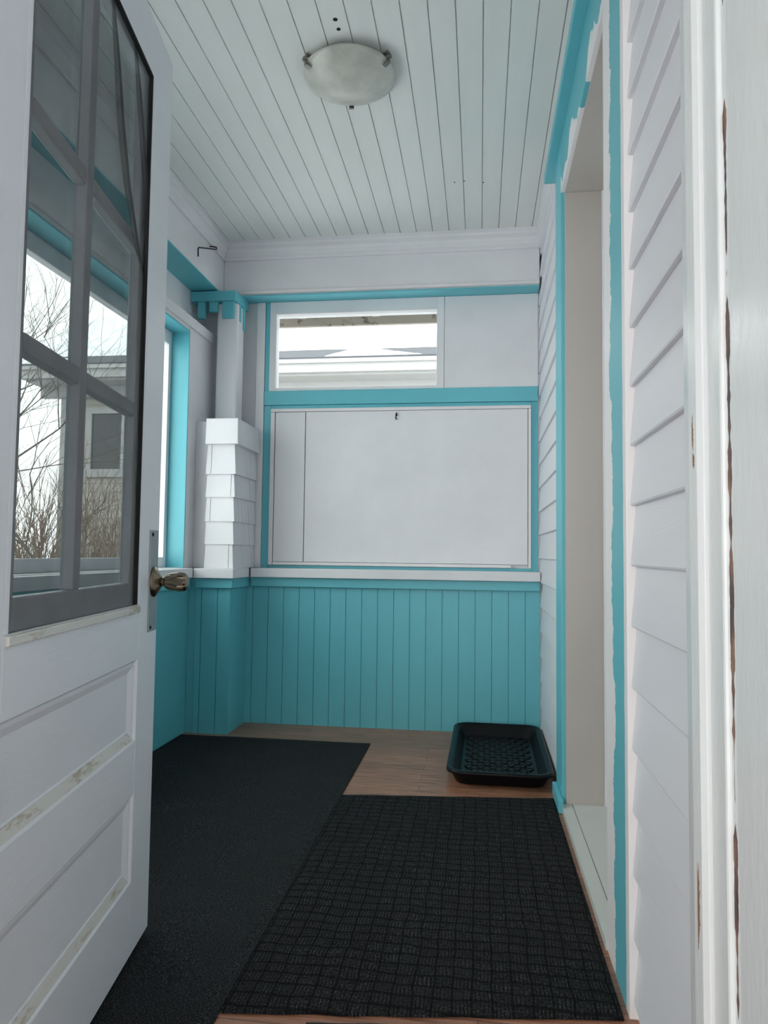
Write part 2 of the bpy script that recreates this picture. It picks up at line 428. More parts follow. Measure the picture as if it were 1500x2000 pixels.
B((.008, .013, .002), (.05, .91, .016)).build('door_gap_shade', 'dark_gap', d2)  # dark strip standing in for the shaded gap under the door
th = MB(); th.box((-.152, .004, .001), (-.115, .914, .022)); th.box((-.113, .004, .001), (-.001, .914, .024)); th.box((.0, .004, .001), (.03, .912, .001+.0005))
th.build('threshold', 'greige', d2, bevel=.0015)

# crown on right wall, back, left
def crown_profile(d=.028, h=.105):
    # (offset from wall, drop from ceiling)
    return [(0, 0), (d, 0), (d, -.018), (d*.86, -.030), (d*.86, -.050), (d*.62, -.064), (d*.50, -.082), (d*.50, -h+.004), (d*.42, -h), (0, -h)]
cpf = crown_profile()
o = MB().prism([(XR+.006 - a, ZC + z) for a, z in cpf], 'y', .885, 3.70).build('trim_5', 'white'); struct(o, 'white crown moulding along the right siding wall', 'trim')
o = MB().prism([(3.71 - a, ZC + z) for a, z in cpf], 'x', -1.395, .304).build('trim_6', 'white'); struct(o, 'white crown moulding along the back wall', 'trim')
o = MB().prism([(-1.400 + a, ZC + z) for a, z in cpf], 'y', .885, 3.684).build('trim_7', 'white'); struct(o, 'white crown moulding along the left wall', 'trim')

# ------------------------------------------------------------ beams above the openings
o = MB().prism([(3.711, 2.317), (3.711, ZC-.001), (3.84, ZC-.001), (3.84, 2.292), (3.715, 2.292), (3.715, 2.296)], 'x', -1.398, .2985).build('trim_8', 'white'); struct(o, 'white frieze board across the top of the back wall', 'trim')
o = B((-1.30, 3.703, 2.298), (.2985, 3.7105, 2.316)).build('trim_9', 'pinkish', bevel=.002); struct(o, 'thin white lip along the frieze bottom of the back wall', 'trim')
o = B((-1.30, 3.708, 2.284), (.2985, 3.819, 2.2915)).build('trim_10', 'teal'); struct(o, 'teal soffit strip under the back wall frieze', 'trim')
o = B((-1.56, .885, 2.298), (-1.400, 3.84, ZC-.001)).build('trim_11', 'white'); struct(o, 'white frieze board across the top of the left wall', 'trim')
o = B((-1.545, .885, 2.290), (-1.398, 3.71, 2.2975)).build('trim_12', 'teal'); struct(o, 'teal soffit strip under the left wall frieze', 'trim')

# ------------------------------------------------------------ left wall with its big window
WY0, WY1, WZ0, WZ1 = 1.20, 3.385, .815, 1.995
lw = MB()
lw.box((-1.68, .72, -.1), (XL-.01, WY0, .70)); lw.box((-1.68, WY0, -.1), (XL-.01, 3.97, .70))
lw.box((-1.68, .72, .70), (XL, WY0, 2.045)); lw.box((-1.68, WY0, .70), (XL, WY1, WZ0-.01)); lw.box((-1.68, WY0, WZ1+.008), (XL, WY1, 2.045)); lw.box((-1.68, WY1+.008, .70), (XL, 3.97, 2.045))
lw.box((-1.68, .72, 2.045), (-1.545, 3.97, 2.69))
o = lw.build('wall_left', 'white'); struct(o, 'white left porch wall with flat panel around the window', 'wall')
o = B((XL-.02, .885, 2.02), (XL+.012, 3.745, 2.072)).build('trim_13', 'white', bevel=.002); struct(o, 'white ledge board above the left window', 'trim')
w1 = empty('window_1', (-1.55, (WY0+WY1)/2, WZ0), 0, 'wide left wall window with teal reveals and white sash', 'window', 'structure')
def wp(par, name, a, b, mat, bev=0, label=None):
    L = par.location
    o = B(tuple(p-q for p, q in zip(a, L)), tuple(p-q for p, q in zip(b, L))).build(name, mat, par, bevel=bev)
    if label: o['label'] = label
    return o
M['teal_reveal'] = M['teal']
wp(w1, 'reveal', (-1.66, WY1-.001, WZ0), (XL+.001, WY1+.008, WZ1), 'teal', label='teal window reveal')
wp(w1, 'reveal', (-1.66, WY0-.008, WZ0), (XL-.001, WY0+.001, WZ1), 'teal', label='teal window reveal')
wp(w1, 'reveal', (-1.66, WY0, WZ1-.001), (XL+.001, WY1, WZ1+.008), 'teal', label='teal head reveal')
fx0, fx1 = -1.575, -1.540
wp(w1, 'sash_frame', (fx0, WY1-.032, WZ0), (fx1, WY1-.002, WZ1-.002), 'white', .002)
wp(w1, 'sash_frame', (fx0, WY0+.002, WZ0), (fx1, WY0+.06, WZ1-.002), 'white', .002)
wp(w1, 'sash_frame', (fx0, WY0+.061, WZ1-.07), (fx1, WY1-.033, WZ1-.002), 'white', .002)
wp(w1, 'sash_frame', (fx0, WY0+.061, WZ0), (fx1, WY1-.033, WZ0+.05), 'white', .002)
wp(w1, 'pane', (-1.560, WY0+.061, WZ0+.05), (-1.557, WY1-.033, WZ1-.07), 'glass')
wp(w1, 'sill_liner', (-1.66, WY0, WZ0-.012), (XL-.001, WY1, WZ0-.0005), 'white')

o = B((XL+.001, 3.505, .813), (-1.369, 3.80, 1.562)).build('trim_33', 'white'); struct(o, 'white filler board between left wall and shingled box', 'trim')
# wainscot of the left wall, sill and apron
o = B((-1.462, .885, .0), (XL+.003, 3.703, .757)).build('trim_14', 'teal'); struct(o, 'smooth teal boards on the lower left wall', 'wainscot')
o = B((XL-.002, .885, .765), (-1.405, 3.402, .812)).build('trim_15', 'white', bevel=.003); struct(o, 'white window stool along the left wall', 'sill')
o = B((XL+.0035, .885, .715), (-1.425, 3.425, .7645)).build('trim_16', 'teal', bevel=.003); struct(o, 'teal apron strip under the left window stool', 'trim')
o = B((XL+.0035, 3.452, .0), (-1.4055, 3.47, .757)).build('trim_17', 'teal', bevel=.002); struct(o, 'teal corner batten between left wall and pier', 'trim')

# ------------------------------------------------------------ back wall
TW0, TW1, TZ0, TZ1 = -1.125, -.236, 1.800, 2.214       # transom opening
bw = MB()
bw.box((-1.68, YBK+.006, -.1), (.344, 3.97, .76))
bw.box((-1.5445, 3.822, .76), (TW0-.03, 3.97, 2.29)); bw.box((TW1+.03, 3.822, .76), (.344, 3.97, 2.29))
bw.box((TW0-.03, 3.822, .76), (TW1+.03, 3.97, TZ0-.03)); bw.box((TW0-.03, 3.822, TZ1+.03), (TW1+.03, 3.97, 2.29))
bw.box((-1.544, 3.842, 2.29), (.344, 3.97, 2.69))
o = bw.build('wall_back', 'white'); struct(o, 'white back wall of the porch', 'wall')
# beadboard
bp = grooved(-1.229, .300, .0835, .227-.0835*30, 0, 0.012, .0035, .006)
o = MB().prism([(x, YBK - .006 + y) for x, y in bp], 'z', .0, .757)
o = o.build('trim_18', 'teal'); struct(o, 'teal tongue and groove boards on the lower back wall', 'wainscot')
o = B((-1.195, 3.655, .764), (.2985, 3.8215, .811)).build('trim_19', 'white', bevel=.003); struct(o, 'white sill shelf along the back wall', 'sill')
o = B((-1.200, 3.682, .715), (.2985, 3.7035, .7635)).build('trim_20', 'teal', bevel=.003); struct(o, 'teal apron strip under the back sill', 'trim')
# upper teal and white pieces at y = 3.82
o = B((-1.187, 3.800, 1.705), (.2985, 3.8215, 1.783)).build('trim_21', 'teal', bevel=.002); struct(o, 'teal rail between transom window and white panel', 'trim')
o = B((-1.187, 3.812, .811), (-1.148, 3.8215, 1.704)).build('trim_22', 'teal', bevel=.001); struct(o, 'teal strip left of the big white panel', 'trim')
o = B((.264, 3.812, .811), (.2985, 3.8215, 1.704)).build('trim_23', 'teal', bevel=.001); struct(o, 'teal strip right of the big white panel', 'trim')
o = B((-1.147, 3.814, .811), (.263, 3.8215, .826)).build('trim_24', 'teal', bevel=.001); struct(o, 'teal strip below the big white panel', 'trim')
o = B((-1.147, 3.814, 1.685), (.263, 3.8215, 1.704)).build('trim_25', 'teal', bevel=.001); struct(o, 'teal strip above the big white panel', 'trim')
o = B((-1.187, 3.812, 1.784), (-1.163, 3.8215, 2.283)).build('trim_26', 'teal', bevel=.001); struct(o, 'narrow teal strip left of the transom window', 'trim')
o = B((-1.236, 3.803, .811), (-1.189, 3.8215, 2.283)).build('trim_27', 'white_v', bevel=.002); struct(o, 'narrow white board beside the corner column', 'trim')
# white cover panel
pn = empty('cover_panel', (-.44, 3.81, .827), 0, 'big white plywood panel covering the lower opening of the back wall', 'panel')
wp(pn, 'board', (-1.118, 3.802, .846), (-.951, 3.8135, 1.664), 'white_v', .0015)
wp(pn, 'board', (-.946, 3.800, .846), (.245, 3.8135, 1.664), 'white', .0015)
wp(pn, 'edge_strip', (-1.144, 3.796, .828), (-1.122, 3.8135, 1.664), 'pinkish', .0015)
wp(pn, 'edge_strip', (.2485, 3.796, .828), (.2625, 3.8135, 1.664), 'pinkish', .0015)
wp(pn, 'edge_strip', (-1.144, 3.796, 1.666), (.2625, 3.8135, 1.683), 'pinkish', .0015)
wp(pn, 'edge_strip', (-1.118, 3.795, .828), (.160, 3.8135, .844), 'pinkish', .0015)
hk = MB(); hk.tube([(-.449, 3.800, 1.652), (-.449, 3.792, 1.648), (-.449, 3.788, 1.636), (-.451, 3.786, 1.622), (-.449, 3.792, 1.616), (-.448, 3.798, 1.620)], .0032, 8)
hk.tube([(-.449, 3.8005, 1.640), (-.449, 3.796, 1.640)], .006, 10)
o = hk.build('wall_hook', 'black_metal', smooth=True); tag(o, 'small black hook near the top of the big white panel', 'hook')
# transom window
w2 = empty('window_2', (-.68, 3.83, TZ0), 0, 'transom window with white frame looking out at a snowy roof', 'window', 'structure')
wp(w2, 'frame', (-1.162, 3.806, TZ0-.016), (TW0, 3.85, 2.283), 'white_v', .002)
wp(w2, 'frame', (TW1, 3.806, TZ0-.016), (-.196, 3.85, 2.283), 'white_v', .002)
wp(w2, 'frame', (TW0, 3.806, TZ1), (TW1, 3.85, 2.283), 'white', .002)
wp(w2, 'frame', (TW0, 3.806, TZ0-.016), (TW1, 3.85, TZ0), 'white', .002)
wp(w2, 'pane', (TW0, 3.83, TZ0), (TW1, 3.833, TZ1), 'glass')
o = B((-.1945, 3.808, 1.784), (.2985, 3.8215, 2.283)).build('blank_panel', 'white', bevel=.0015); tag(o, 'square white board filling the space right of the transom window', 'panel')

# ------------------------------------------------------------ corner column: teal pier, shingled box, slim post, teal capital
PX0, PX1, PY0 = -1.405, -1.228, 3.447
cc = empty('corner_column', (-1.32, 3.58, 0), 0, 'corner porch column with teal pier, white shingled box, slim post and teal capital', 'column')
def loc(pts, par=cc):
    L = par.location; return [tuple(p[i]-L[i] for i in range(3)) for p in pts]
# pier with grooved front
pf = [(PX0, 3.71)]
pf = grooved(PX0, PX1, .0835, PX0+.03, PY0, 3.703, .0035, .006)
pr = MB().prism([(x-cc.location.x, y-cc.location.y) for x, y in pf], 'z', 0, .757); pr.build('pier', 'teal', cc)['label'] = 'teal board-clad lower pier'
def lprism_z(pts, z0, z1): return MB().prism([(x-cc.location.x, y-cc.location.y) for x, y in pts], 'z', z0, z1)
lprism_z([(PX0-.0, PY0-.018), (PX1+.014, PY0-.018), (PX1+.020, 3.681), (PX0, 3.681)], .715, .7635).build('apron', 'teal', cc, bevel=.003)
lprism_z([(PX0+.0, PY0-.042), (PX1+.028, PY0-.042), (PX1+.028, 3.654), (PX0+.0, 3.654)], .764, .812).build('pier_cap', 'white', cc, bevel=.003)['label'] = 'white cap board'
# shingle courses: front and right side faces, each course flares out at its butt
sh = MB(); random.seed(4)
zs = [.812, .935, 1.050, 1.172, 1.288, 1.440]
x0, x1, y0, y1 = -1.368, -1.228, 3.462, 3.795
def course(z0, z1, fl, cuts_f, cuts_s, th=.006):
    # front shingles
    xs = [x0-.0] + cuts_f + [x1]
    for a, b in zip(xs, xs[1:]):
        gp = .0013
        aa = a + (gp if a != x0 else -fl*.3); bb = b - (gp if b != x1 else -fl)
        yb, yt = y0 - fl, y0 - .001
        bt = b - gp if b != x1 else b
        sh.hexa([(aa-cc.location.x, yb-cc.location.y, z0), (bb-cc.location.x, yb-cc.location.y, z0), (bb-cc.location.x, y0+.01-cc.location.y, z0), (aa-cc.location.x, y0+.01-cc.location.y, z0),
                 (a+gp-cc.location.x, yt-cc.location.y, z1), (bt-cc.location.x, yt-cc.location.y, z1), (bt-cc.location.x, y0+.01-cc.location.y, z1), (a+gp-cc.location.x, y0+.01-cc.location.y, z1)])
    ys = [y0] + cuts_s + [y1]
    for a, b in zip(ys, ys[1:]):
        gp = .0013
        aa = a + (gp if a != y0 else -fl+.0005); at = a + (gp if a != y0 else 0)
        L = cc.location
        sh.hexa([(x1-.01-L.x, aa-L.y, z0), (x1+fl-L.x, aa-L.y, z0), (x1+fl-L.x, b-gp-L.y, z0), (x1-.01-L.x, b-gp-L.y, z0),
                 (x1-.01-L.x, at-L.y, z1), (x1+.001-L.x, at-L.y, z1), (x1+.001-L.x, b-gp-L.y, z1), (x1-.01-L.x, b-gp-L.y, z1)])
course(.8125, .936, .009, [-1.245], [3.60, 3.74])
course(.932, 1.051, .009, [], [3.62, 3.70])
course(1.047, 1.173, .010, [-1.345], [3.52, 3.58, 3.63, 3.68])
course(1.169, 1.289, .010, [-1.240], [3.70])
course(1.285, 1.442, .013, [-1.345], [3.62, 3.70])
sho = sh.build('shingles', 'white', cc)
core = lprism_z([(x0+.004, y0+.004), (x1-.004, y0+.004), (x1-.004, 3.811), (x0+.004, 3.811)], .8125, 1.556); core.build('box_core', 'dark_gap', cc)
cap = MB(); L = cc.location
x0c, x1c = -1.372, -1.202
cap.hexa([(x0c-L.x, 3.435-L.y, 1.436), (x1c-L.x, 3.435-L.y, 1.436), (x1c-L.x, 3.795-L.y, 1.436), (x0c-L.x, 3.795-L.y, 1.436),
          (x0c-L.x, 3.441-L.y, 1.566), (x1c-.004-L.x, 3.441-L.y, 1.566), (x1c-.004-L.x, 3.795-L.y, 1.566), (x0c-L.x, 3.795-L.y, 1.566)])
cap.build('top_course', 'white', cc, bevel=.002)['label'] = 'projecting top board of the shingled box'
lprism_z([(-1.405, 3.635), (-1.290, 3.635), (-1.290, 3.75), (-1.405, 3.75)], 1.567, 2.229).build('post', 'white_v', cc, bevel=.012)['label'] = 'slim white post'
lprism_z([(-1.545+.003, 3.60), (-1.293, 3.60), (-1.283, 3.795), (-1.542, 3.795)], 2.230, 2.283).build('capital', 'teal', cc, bevel=.002)['label'] = 'teal square capital'
def block(xa, xb, ya, yb, z0):
    lprism_z([(xa, ya), (xb, ya), (xb, yb), (xa, yb)], z0, 2.2295).build('dentil_block', 'teal', cc, bevel=.0015)
block(-1.505, -1.463, 3.612, 3.634, 2.140)
block(-1.44, -1.395, 3.612, 3.634, 2.175)
block(-1.368, -1.306, 3.612, 3.650, 2.140)
block(-1.304, -1.289, 3.66, 3.695, 2.135)
block(-1.304, -1.285, 3.72, 3.755, 2.105)

# ------------------------------------------------------------ entrance wall, frame and jamb
fw = MB()
fw.box((-1.68, .72, -.1), (-.665, YF, 2.69)); fw.box((.31, .72, -.1), (.344, YF, 2.69)); fw.box((-.665, .72, 2.13), (.31, YF, 2.69))
o = fw.build('wall_front', 'white'); struct(o, 'white entrance wall around the open doorway', 'wall')
# right jamb of the entrance, profile in plan (x, y)
jb = MB().prism([(.306, .883), (.306, .986), (.290, .992), (.272, .990), (.266, .982), (.264, .955), (.266, .930), (.271, .922), (.276, .918), (.276, .868), (.306, .868)], 'z', 0, 2.13)
o = jb.build('trim_28', 'gloss_white', bevel=.004)
for (yc, zc, hl, wl, sd) in ((.943, .472, .045, .0055, 1), (.943, 1.055, .018, .003, 2), (.940, 1.02, .008, .003, 4)):
    chp = MB(); ring = []
    for k in range(64):
        a = 2*math.pi*k/64; q = 1 + .9*noise.noise(Vector((math.cos(a)*3, math.sin(a)*9, sd*5)))
        ring.append((.2652, yc + wl*q*math.cos(a), zc + hl*q*math.sin(a)))
    chp.loft([[(p[0]+.003, p[1], p[2]) for p in ring], [(p[0]-.0004, p[1], p[2]) for p in ring]])
    chp.build('bare_wood_chip', 'chip_wood', o)['label'] = 'chip of bare brown wood'
struct(o, 'chipped glossy white door stop at the right edge', 'trim')
jc = MB().prism([(.2822, .8675), (.306, .8675), (.306, .8515), (.2822, .8515)], 'z', 0, 2.13)
o = jc.build('trim_29', 'crack'); struct(o, 'cracked paint seam with bare brown wood showing', 'trim')
jd = MB().prism([(.281, .851), (.306, .851), (.306, .60), (.281, .60)], 'z', 0, 2.13)
o = jd.build('trim_30', 'gloss_white', bevel=.004); struct(o, 'broad glossy white door jamb at the right edge', 'trim')
o = B((.281, .58, -.1), (.40, .598, 2.2)).build('trim_31', 'gloss_white'); struct(o, 'outer white casing of the entrance', 'trim')
o = B((-.66, .72, 2.131), (.305, .879, 2.14)).build('trim_32', 'white'); 
bpy.data.objects.remove(o)
o = B((-.664, .70, 0), (-.648, .862, 2.128)).build('trim_32', 'white'); struct(o, 'hinge side jamb of the entrance', 'trim')

# unseen landing roof and walls, added to cut daylight through the entrance
o = B((-3.1, -3.2, 2.36), (.415, .715, 2.46)).build('light_block_roof', 'soffit'); struct(o, 'unseen weathered roof added over the landing to dim the doorway', 'roof')
o = B((.42, -3.3, -.75), (.52, .578, 2.6)).build('wall_light_block_right', 'siding'); struct(o, 'unseen house wall continued beside the landing to block doorway light', 'wall')  # house wall carried on out of view to block sky on the right

o = B((-1.80, -.45, -.75), (-1.685, .715, 2.355)).build('wall_light_block_left', 'siding'); struct(o, 'unseen wall added left of the landing to block doorway light', 'wall')  # made-up wall that keeps side daylight off the right jamb

# ------------------------------------------------------------ entrance door, open inwards
DW, DH, DT = .85, 2.10, .040
dirv = Vector((-.157, .9876, 0)); hinge = Vector((-.765, 1.64, 0)) - dirv*DW
d1 = empty('door_1', (hinge.x, hinge.y, .024), math.atan2(dirv.y, dirv.x), 'weathered white half-glazed entrance door standing open on the left', 'door', 'structure')
def db(name, x0, x1, z0, z1, y0=0, y1=DT, mat='door_white', bev=0, par=d1, label=None):
    o = B((x0, y0, z0), (x1, y1, z1)).build(name, mat, par, bevel=bev)
    if label: o['label'] = label
    return o
WX0, WX1, WB, WT = .135, .700, .755, 1.955
PXa, PXb = .12, .715
dl = MB()
for a in ((0, .12, 0, 2.085), (.715, DW, 0, 2.085)): dl.box((a[0], 0, a[2]), (a[1], DT, a[3]))
for z0, z1 in ((0, .160), (.345, .460), (.635, WB), (WT, 2.085)): dl.box((.12, 0, z0), (.715, DT, z1))
dl.box((.12, 0, WB), (WX0, DT, WT)); dl.box((WX1, 0, WB), (.715, DT, WT))
dl.build('door_frame', 'door_white', d1, bevel=.002)
for z0, z1 in ((.160, .345), (.460, .635)):
    p = MB(); bw_ = .026; dpt = .013
    x0_, x1_ = .12, .715
    p.box((x0_+bw_, dpt, z0+bw_), (x1_-bw_, DT-dpt, z1-bw_))
    po = p.build('door_panel', 'door_white', d1)
    q = MB()
    for y, s in ((0.001, 1),):
        def fr(off, yy): return [(x0_+off, yy, z0+off), (x1_-off, yy, z0+off), (x1_-off, yy, z1-off), (x0_+off, yy, z1-off)]
        rings = [fr(0, .001), fr(.004, .006), fr(.012, .007), fr(bw_, dpt), fr(bw_, dpt+.004)]
        R = [[q.bm.verts.new(v) for v in r] for r in rings]
        for a, b in zip(R, R[1:]):
            for i in range(4): q.bm.faces.new((a[i], a[(i+1) % 4], b[(i+1) % 4], b[i]))
        # lower bevel worn to cream wood
    qo = q.build('panel_moulding', 'door_white', po)
    lb = MB(); lb.hexa([(x0_+.006, .0035, z0+.003), (x1_-.006, .0035, z0+.003), (x1_-.006, .012, z0+.003), (x0_+.006, .012, z0+.003),
                        (x0_+.024, .0105, z0+.022), (x1_-.024, .0105, z0+.022), (x1_-.024, .016, z0+.022), (x0_+.024, .016, z0+.022)])
    lb.build('panel_ledge', 'worn', po)['label'] = 'dirty cream lower moulding'
# sash bars behind the screen
sm = 'white_v'
sash = MB()
sash.box((WX0, .010, WB), (WX0+.03, .032, WT)); sash.box((WX1-.03, .010, WB), (WX1, .032, WT))
sash.box((WX0+.03, .010, WB), (WX1-.03, .032, WB+.05)); sash.box((WX0+.03, .010, WT-.02), (WX1-.03, .032, WT))
sash.build('sash_frame', 'door_white', d1, bevel=.003)
mu = MB(); xm = .385
mu.box((xm-.016, .008, WB+.05), (xm+.016, .032, WT-.02))
for z in (1.180, 1.540):
    mu.box((WX0+.03, .0085, z-.015), (xm-.016, .0315, z+.015)); mu.box((xm+.016, .0085, z-.015), (WX1-.03, .0315, z+.015))
mu.build('muntin_bars', 'door_white', d1, bevel=.003)
zr = [WB+.05, 1.165, 1.195, 1.525, 1.555, WT-.02]
for (xa, xb) in ((WX0+.03, xm-.016), (xm+.016, WX1-.03)):
    for k in range(3): db('pane', xa, xb, zr[2*k], zr[2*k+1], .0255, .0275, 'glass')
# insect screen, slightly bellied
scn = MB(); NX, NZ = 40, 80; random.seed(2)
grid = []
for i in range(NX+1):
    r = []
    for k in range(NZ+1):
        u, v = i/NX, k/NZ
        e = min(1, 6*min(u, 1-u, v, 1-v))
        y = .0045 - .0035*e*(noise.noise(Vector((u*2.5, v*3, 3)))+.2)
        r.append(scn.bm.verts.new((WX0+.001+(WX1-WX0-.002)*u, y, WB+.001+(WT-WB-.002)*v)))
    grid.append(r)
for i in range(NX):
    for k in range(NZ): scn.bm.faces.new((grid[i][k], grid[i+1][k], grid[i+1][k+1], grid[i][k+1]))
so = scn.build('insect_screen', 'screen', d1, smooth=True); so['label'] = 'dark sagging mesh screen over the door glass'
# loose pleats of the mesh near the upper free edge
def pleat(pts, wid, bulge):
    m = MB(); n = 28; rows = []
    def samp(t):
        k = t*(len(pts)-1); i = min(int(k), len(pts)-2); fr_ = k-i
        a, b = Vector(pts[i]), Vector(pts[i+1]); return a.lerp(b, fr_)
    for j in range(n+1):
        t = j/n; c0 = samp(t); wdt = wid*math.sin(math.pi*min(1, max(.04, t*.96+.02)))**.5
        row = []
        for q in range(7):
            a = q/6
            row.append(m.bm.verts.new((c0.x + (a-.5)*wdt, .0015 - bulge*math.sin(math.pi*a)*math.sin(math.pi*min(1, t+.02))**.5, c0.y)))
        rows.append(row)
    for a, b in zip(rows, rows[1:]):
        for q in range(6): m.bm.faces.new((a[q], a[q+1], b[q+1], b[q]))
    m.build('screen_fold', 'screen', so, smooth=True)
pleat([(.44, 1.93), (.47, 1.83), (.50, 1.72), (.545, 1.62), (.62, 1.52), (.68, 1.48)], .032, .010)
pleat([(.57, 1.94), (.60, 1.86), (.63, 1.77), (.665, 1.68), (.685, 1.58), (.69, 1.46)], .028, .009)
# dark strips standing in for the shadow gap along the opening and worn ledge under the screen
db('screen_gap_shade', WX1-.006, WX1-.0005, WB+.002, WT-.002, -.0005, .008, 'dark_gap')
db('screen_gap_shade', WX0+.01, WX1-.008, WT-.007, WT-.0015, -.0005, .008, 'dark_gap')
ld = MB(); ld.box((WX0-.01, -.006, WB-.016), (WX1+.008, .004, WB-.001)); ld.build('window_ledge', 'worn', d1, bevel=.002)['label'] = 'peeling cream ledge under the screen'
# lock plate, rose and knob
lp = empty('lock', (0, 0, 0)); lp.parent = d1
bpy.data.objects.remove(lp)
plate = B((DW-.074, -.003, .688), (DW-.012, .0, .922)).build('lock_plate', 'zinc', d1, bevel=.001); plate['label'] = 'tall dull grey metal lock plate'
for z in (.912, .698):
    s_ = MB(); s_.tube([(DW-.060, -.003, z), (DW-.060, -.0055, z)], [.005, .003], 10); s_.build('screw', 'black_metal', plate, smooth=True)
kz, kx = .802, DW-.040
kn = MB()
kn.tube([(kx, -.003, kz), (kx, -.006, kz), (kx, -.012, kz), (kx, -.018, kz), (kx, -.022, kz)], [.036, .035, .026, .016, .011], 28)
ro = kn.build('knob_rose', 'brass', d1, smooth=True); ro['label'] = 'round aged brass rose'
kb = MB(); rings = []
for t, r, fl in ((-.020, .0095, 0), (-.027, .0105, .1), (-.031, .0165, .4), (-.042, .0200, .55), (-.060, .0225, .6), (-.074, .0215, .5), (-.079, .018, .3), (-.082, .012, .1)):
    rr = []
    for k in range(32):
        a = 2*math.pi*k/32
        rad = r*(1 - .24*fl*(1-abs(math.cos(a*4))))
        rr.append((kx + rad*math.cos(a), t, kz + rad*math.sin(a)))
    rings.append(rr)
kb.loft(rings); ko = kb.build('door_knob', 'brass', d1, smooth=False); ko['label'] = 'faceted brass door knob'
# hinges
for z in (.25, 1.05, 1.85):
    h = MB(); h.tube([(-.004, -.003, z), (-.004, -.003, z+.09)], .006, 12); h.build('hinge', 'zinc', d1, smooth=True)

# ------------------------------------------------------------ ceiling light
cl = empty('ceiling_light', (-.460, 2.385, ZC), 0, 'round frosted glass flush ceiling light with three metal clips', 'ceiling light')
RR = .161
def disc(rs, n=48): return [[(r*math.cos(2*math.pi*k/n), r*math.sin(2*math.pi*k/n), z) for k in range(n)] for r, z in rs]
MB().loft(disc([(.115, -.0005), (.115, -.014), (.108, -.018)])).build('canopy_plate', 'white', cl, smooth=True)
prof = [(RR-.010, -.020), (RR-.002, -.021), (RR, -.025), (RR-.001, -.030)]
for k in range(1, 14):
    q = 1 - k/14; prof.append((RR*q, -.030 - .050*(1-q*q)))
prof.append((.003, -.0800))
MB().loft(disc(prof)).build('glass_dome', 'alabaster', cl, smooth=True)['label'] = 'mottled grey-white glass bowl'
for (px_, py_) in ((-.585, 2.297), (-.316, 2.311), (-.484, 2.562)):
    a = math.atan2(py_-2.385, px_+.460); u = Vector((math.cos(a), math.sin(a), 0)); t = Vector((-u.y, u.x, 0))
    m = MB()
    def P(r, s, z): return tuple(u*r + t*s + Vector((0, 0, z)))
    wd = .009
    m.hexa([P(RR+.001, -wd, -.036), P(RR+.005, -wd, -.036), P(RR+.005, wd, -.036), P(RR+.001, wd, -.036), P(RR+.001, -wd, -.001), P(RR+.005, -wd, -.001), P(RR+.005, wd, -.001), P(RR+.001, wd, -.001)])
    m.hexa([P(RR-.014, -wd, -.047), P(RR+.004, -wd, -.041), P(RR+.004, wd, -.041), P(RR-.014, wd, -.047), P(RR-.014, -wd, -.044), P(RR+.005, -wd, -.035), P(RR+.005, wd, -.035), P(RR-.014, wd, -.044)])
    m.hexa([P(.10, -wd*.6, -.006), P(RR+.005, -wd*.6, -.006), P(RR+.005, wd*.6, -.006), P(.10, wd*.6, -.006), P(.10, -wd*.6, -.001), P(RR+.005, -wd*.6, -.001), P(RR+.005, wd*.6, -.001), P(.10, wd*.6, -.001)])
    m.tube([P(RR+.004, 0, -.020), P(RR+.013, 0, -.020)], [.009, .007], 12)
    m.build('clip', 'clip', cl, bevel=.0008)

# ------------------------------------------------------------ wire hook on the left frieze
wh = MB(); wh.tube([(-1.398, 3.49, 2.476), (-1.385, 3.50, 2.480), (-1.368, 3.507, 2.478), (-1.362, 3.495, 2.462), (-1.364, 3.46, 2.448), (-1.365, 3.36, 2.410), (-1.365, 3.268, 2.374), (-1.365, 3.262, 2.366), (-1.365, 3.264, 2.328)], .0035, 8)
o = wh.build('wire_hook', 'black_metal', smooth=True); tag(o, 'bent black wire hook on the left frieze under the crown moulding', 'hook')

# ------------------------------------------------------------ mats
def mat_mesh(name, pts, z0, th, material, nx=30, ny=50, wav=.0015, seed=0):
    """pts: near-left, near-right, far-right, far-left"""
    A, Bq, Cq, D = [Vector((*p, 0)) for p in pts]; m = MB(); top = []; 
    for i in range(nx+1):
        col = []
        for j in range(ny+1):
            u, v = i/nx, j/ny
            p = A.lerp(Bq, u).lerp(D.lerp(Cq, u), v)
            ed = min(u*nx, (nx-u*nx), v*ny, ny-v*ny)
            jit = .004*noise.noise(Vector((p.x*14, p.y*14, seed)))
            if j == ny or j == 0: p.y += jit
            z = z0 + th + wav*noise.noise(Vector((p.x*5, p.y*5, seed+7)))
            if ed < .5: z = z0 + th*.55
            col.append(m.bm.verts.new((p.x, p.y, z)))
        top.append(col)
    bot = {}
    for i in range(nx):
        for j in range(ny): m.bm.faces.new((top[i][j], top[i+1][j], top[i+1][j+1], top[i][j+1]))
    ring = [top[i][0] for i in range(nx+1)] + [top[nx][j] for j in range(1, ny+1)] + [top[i][ny] for i in range(nx-1, -1, -1)] + [top[0][j] for j in range(ny-1, 0, -1)]
    low = [m.bm.verts.new((v.co.x, v.co.y, z0)) for v in ring]
    k = len(ring)
    for i in range(k): m.bm.faces.new((ring[i], low[i], low[(i+1) % k], ring[(i+1) % k]))
    m.bm.faces.new(low)
    return m.build(name, material, smooth=False)
o = mat_mesh('carpet_runner', [(-1.430, .93), (-.497, .93), (-.507, 3.39), (-1.440, 3.395)], .001, .008, 'carpet', seed=1); tag(o, 'plain black felt carpet runner along the left wall', 'mat')
o = mat_mesh('woven_mat', [(-.4965, 1.397), (.280, 1.492), (.271, 2.755), (-.5025, 2.665)], .001, .009, 'weave', seed=5, wav=.003); tag(o, 'black basket-weave textured mat in the middle of the floor', 'mat')
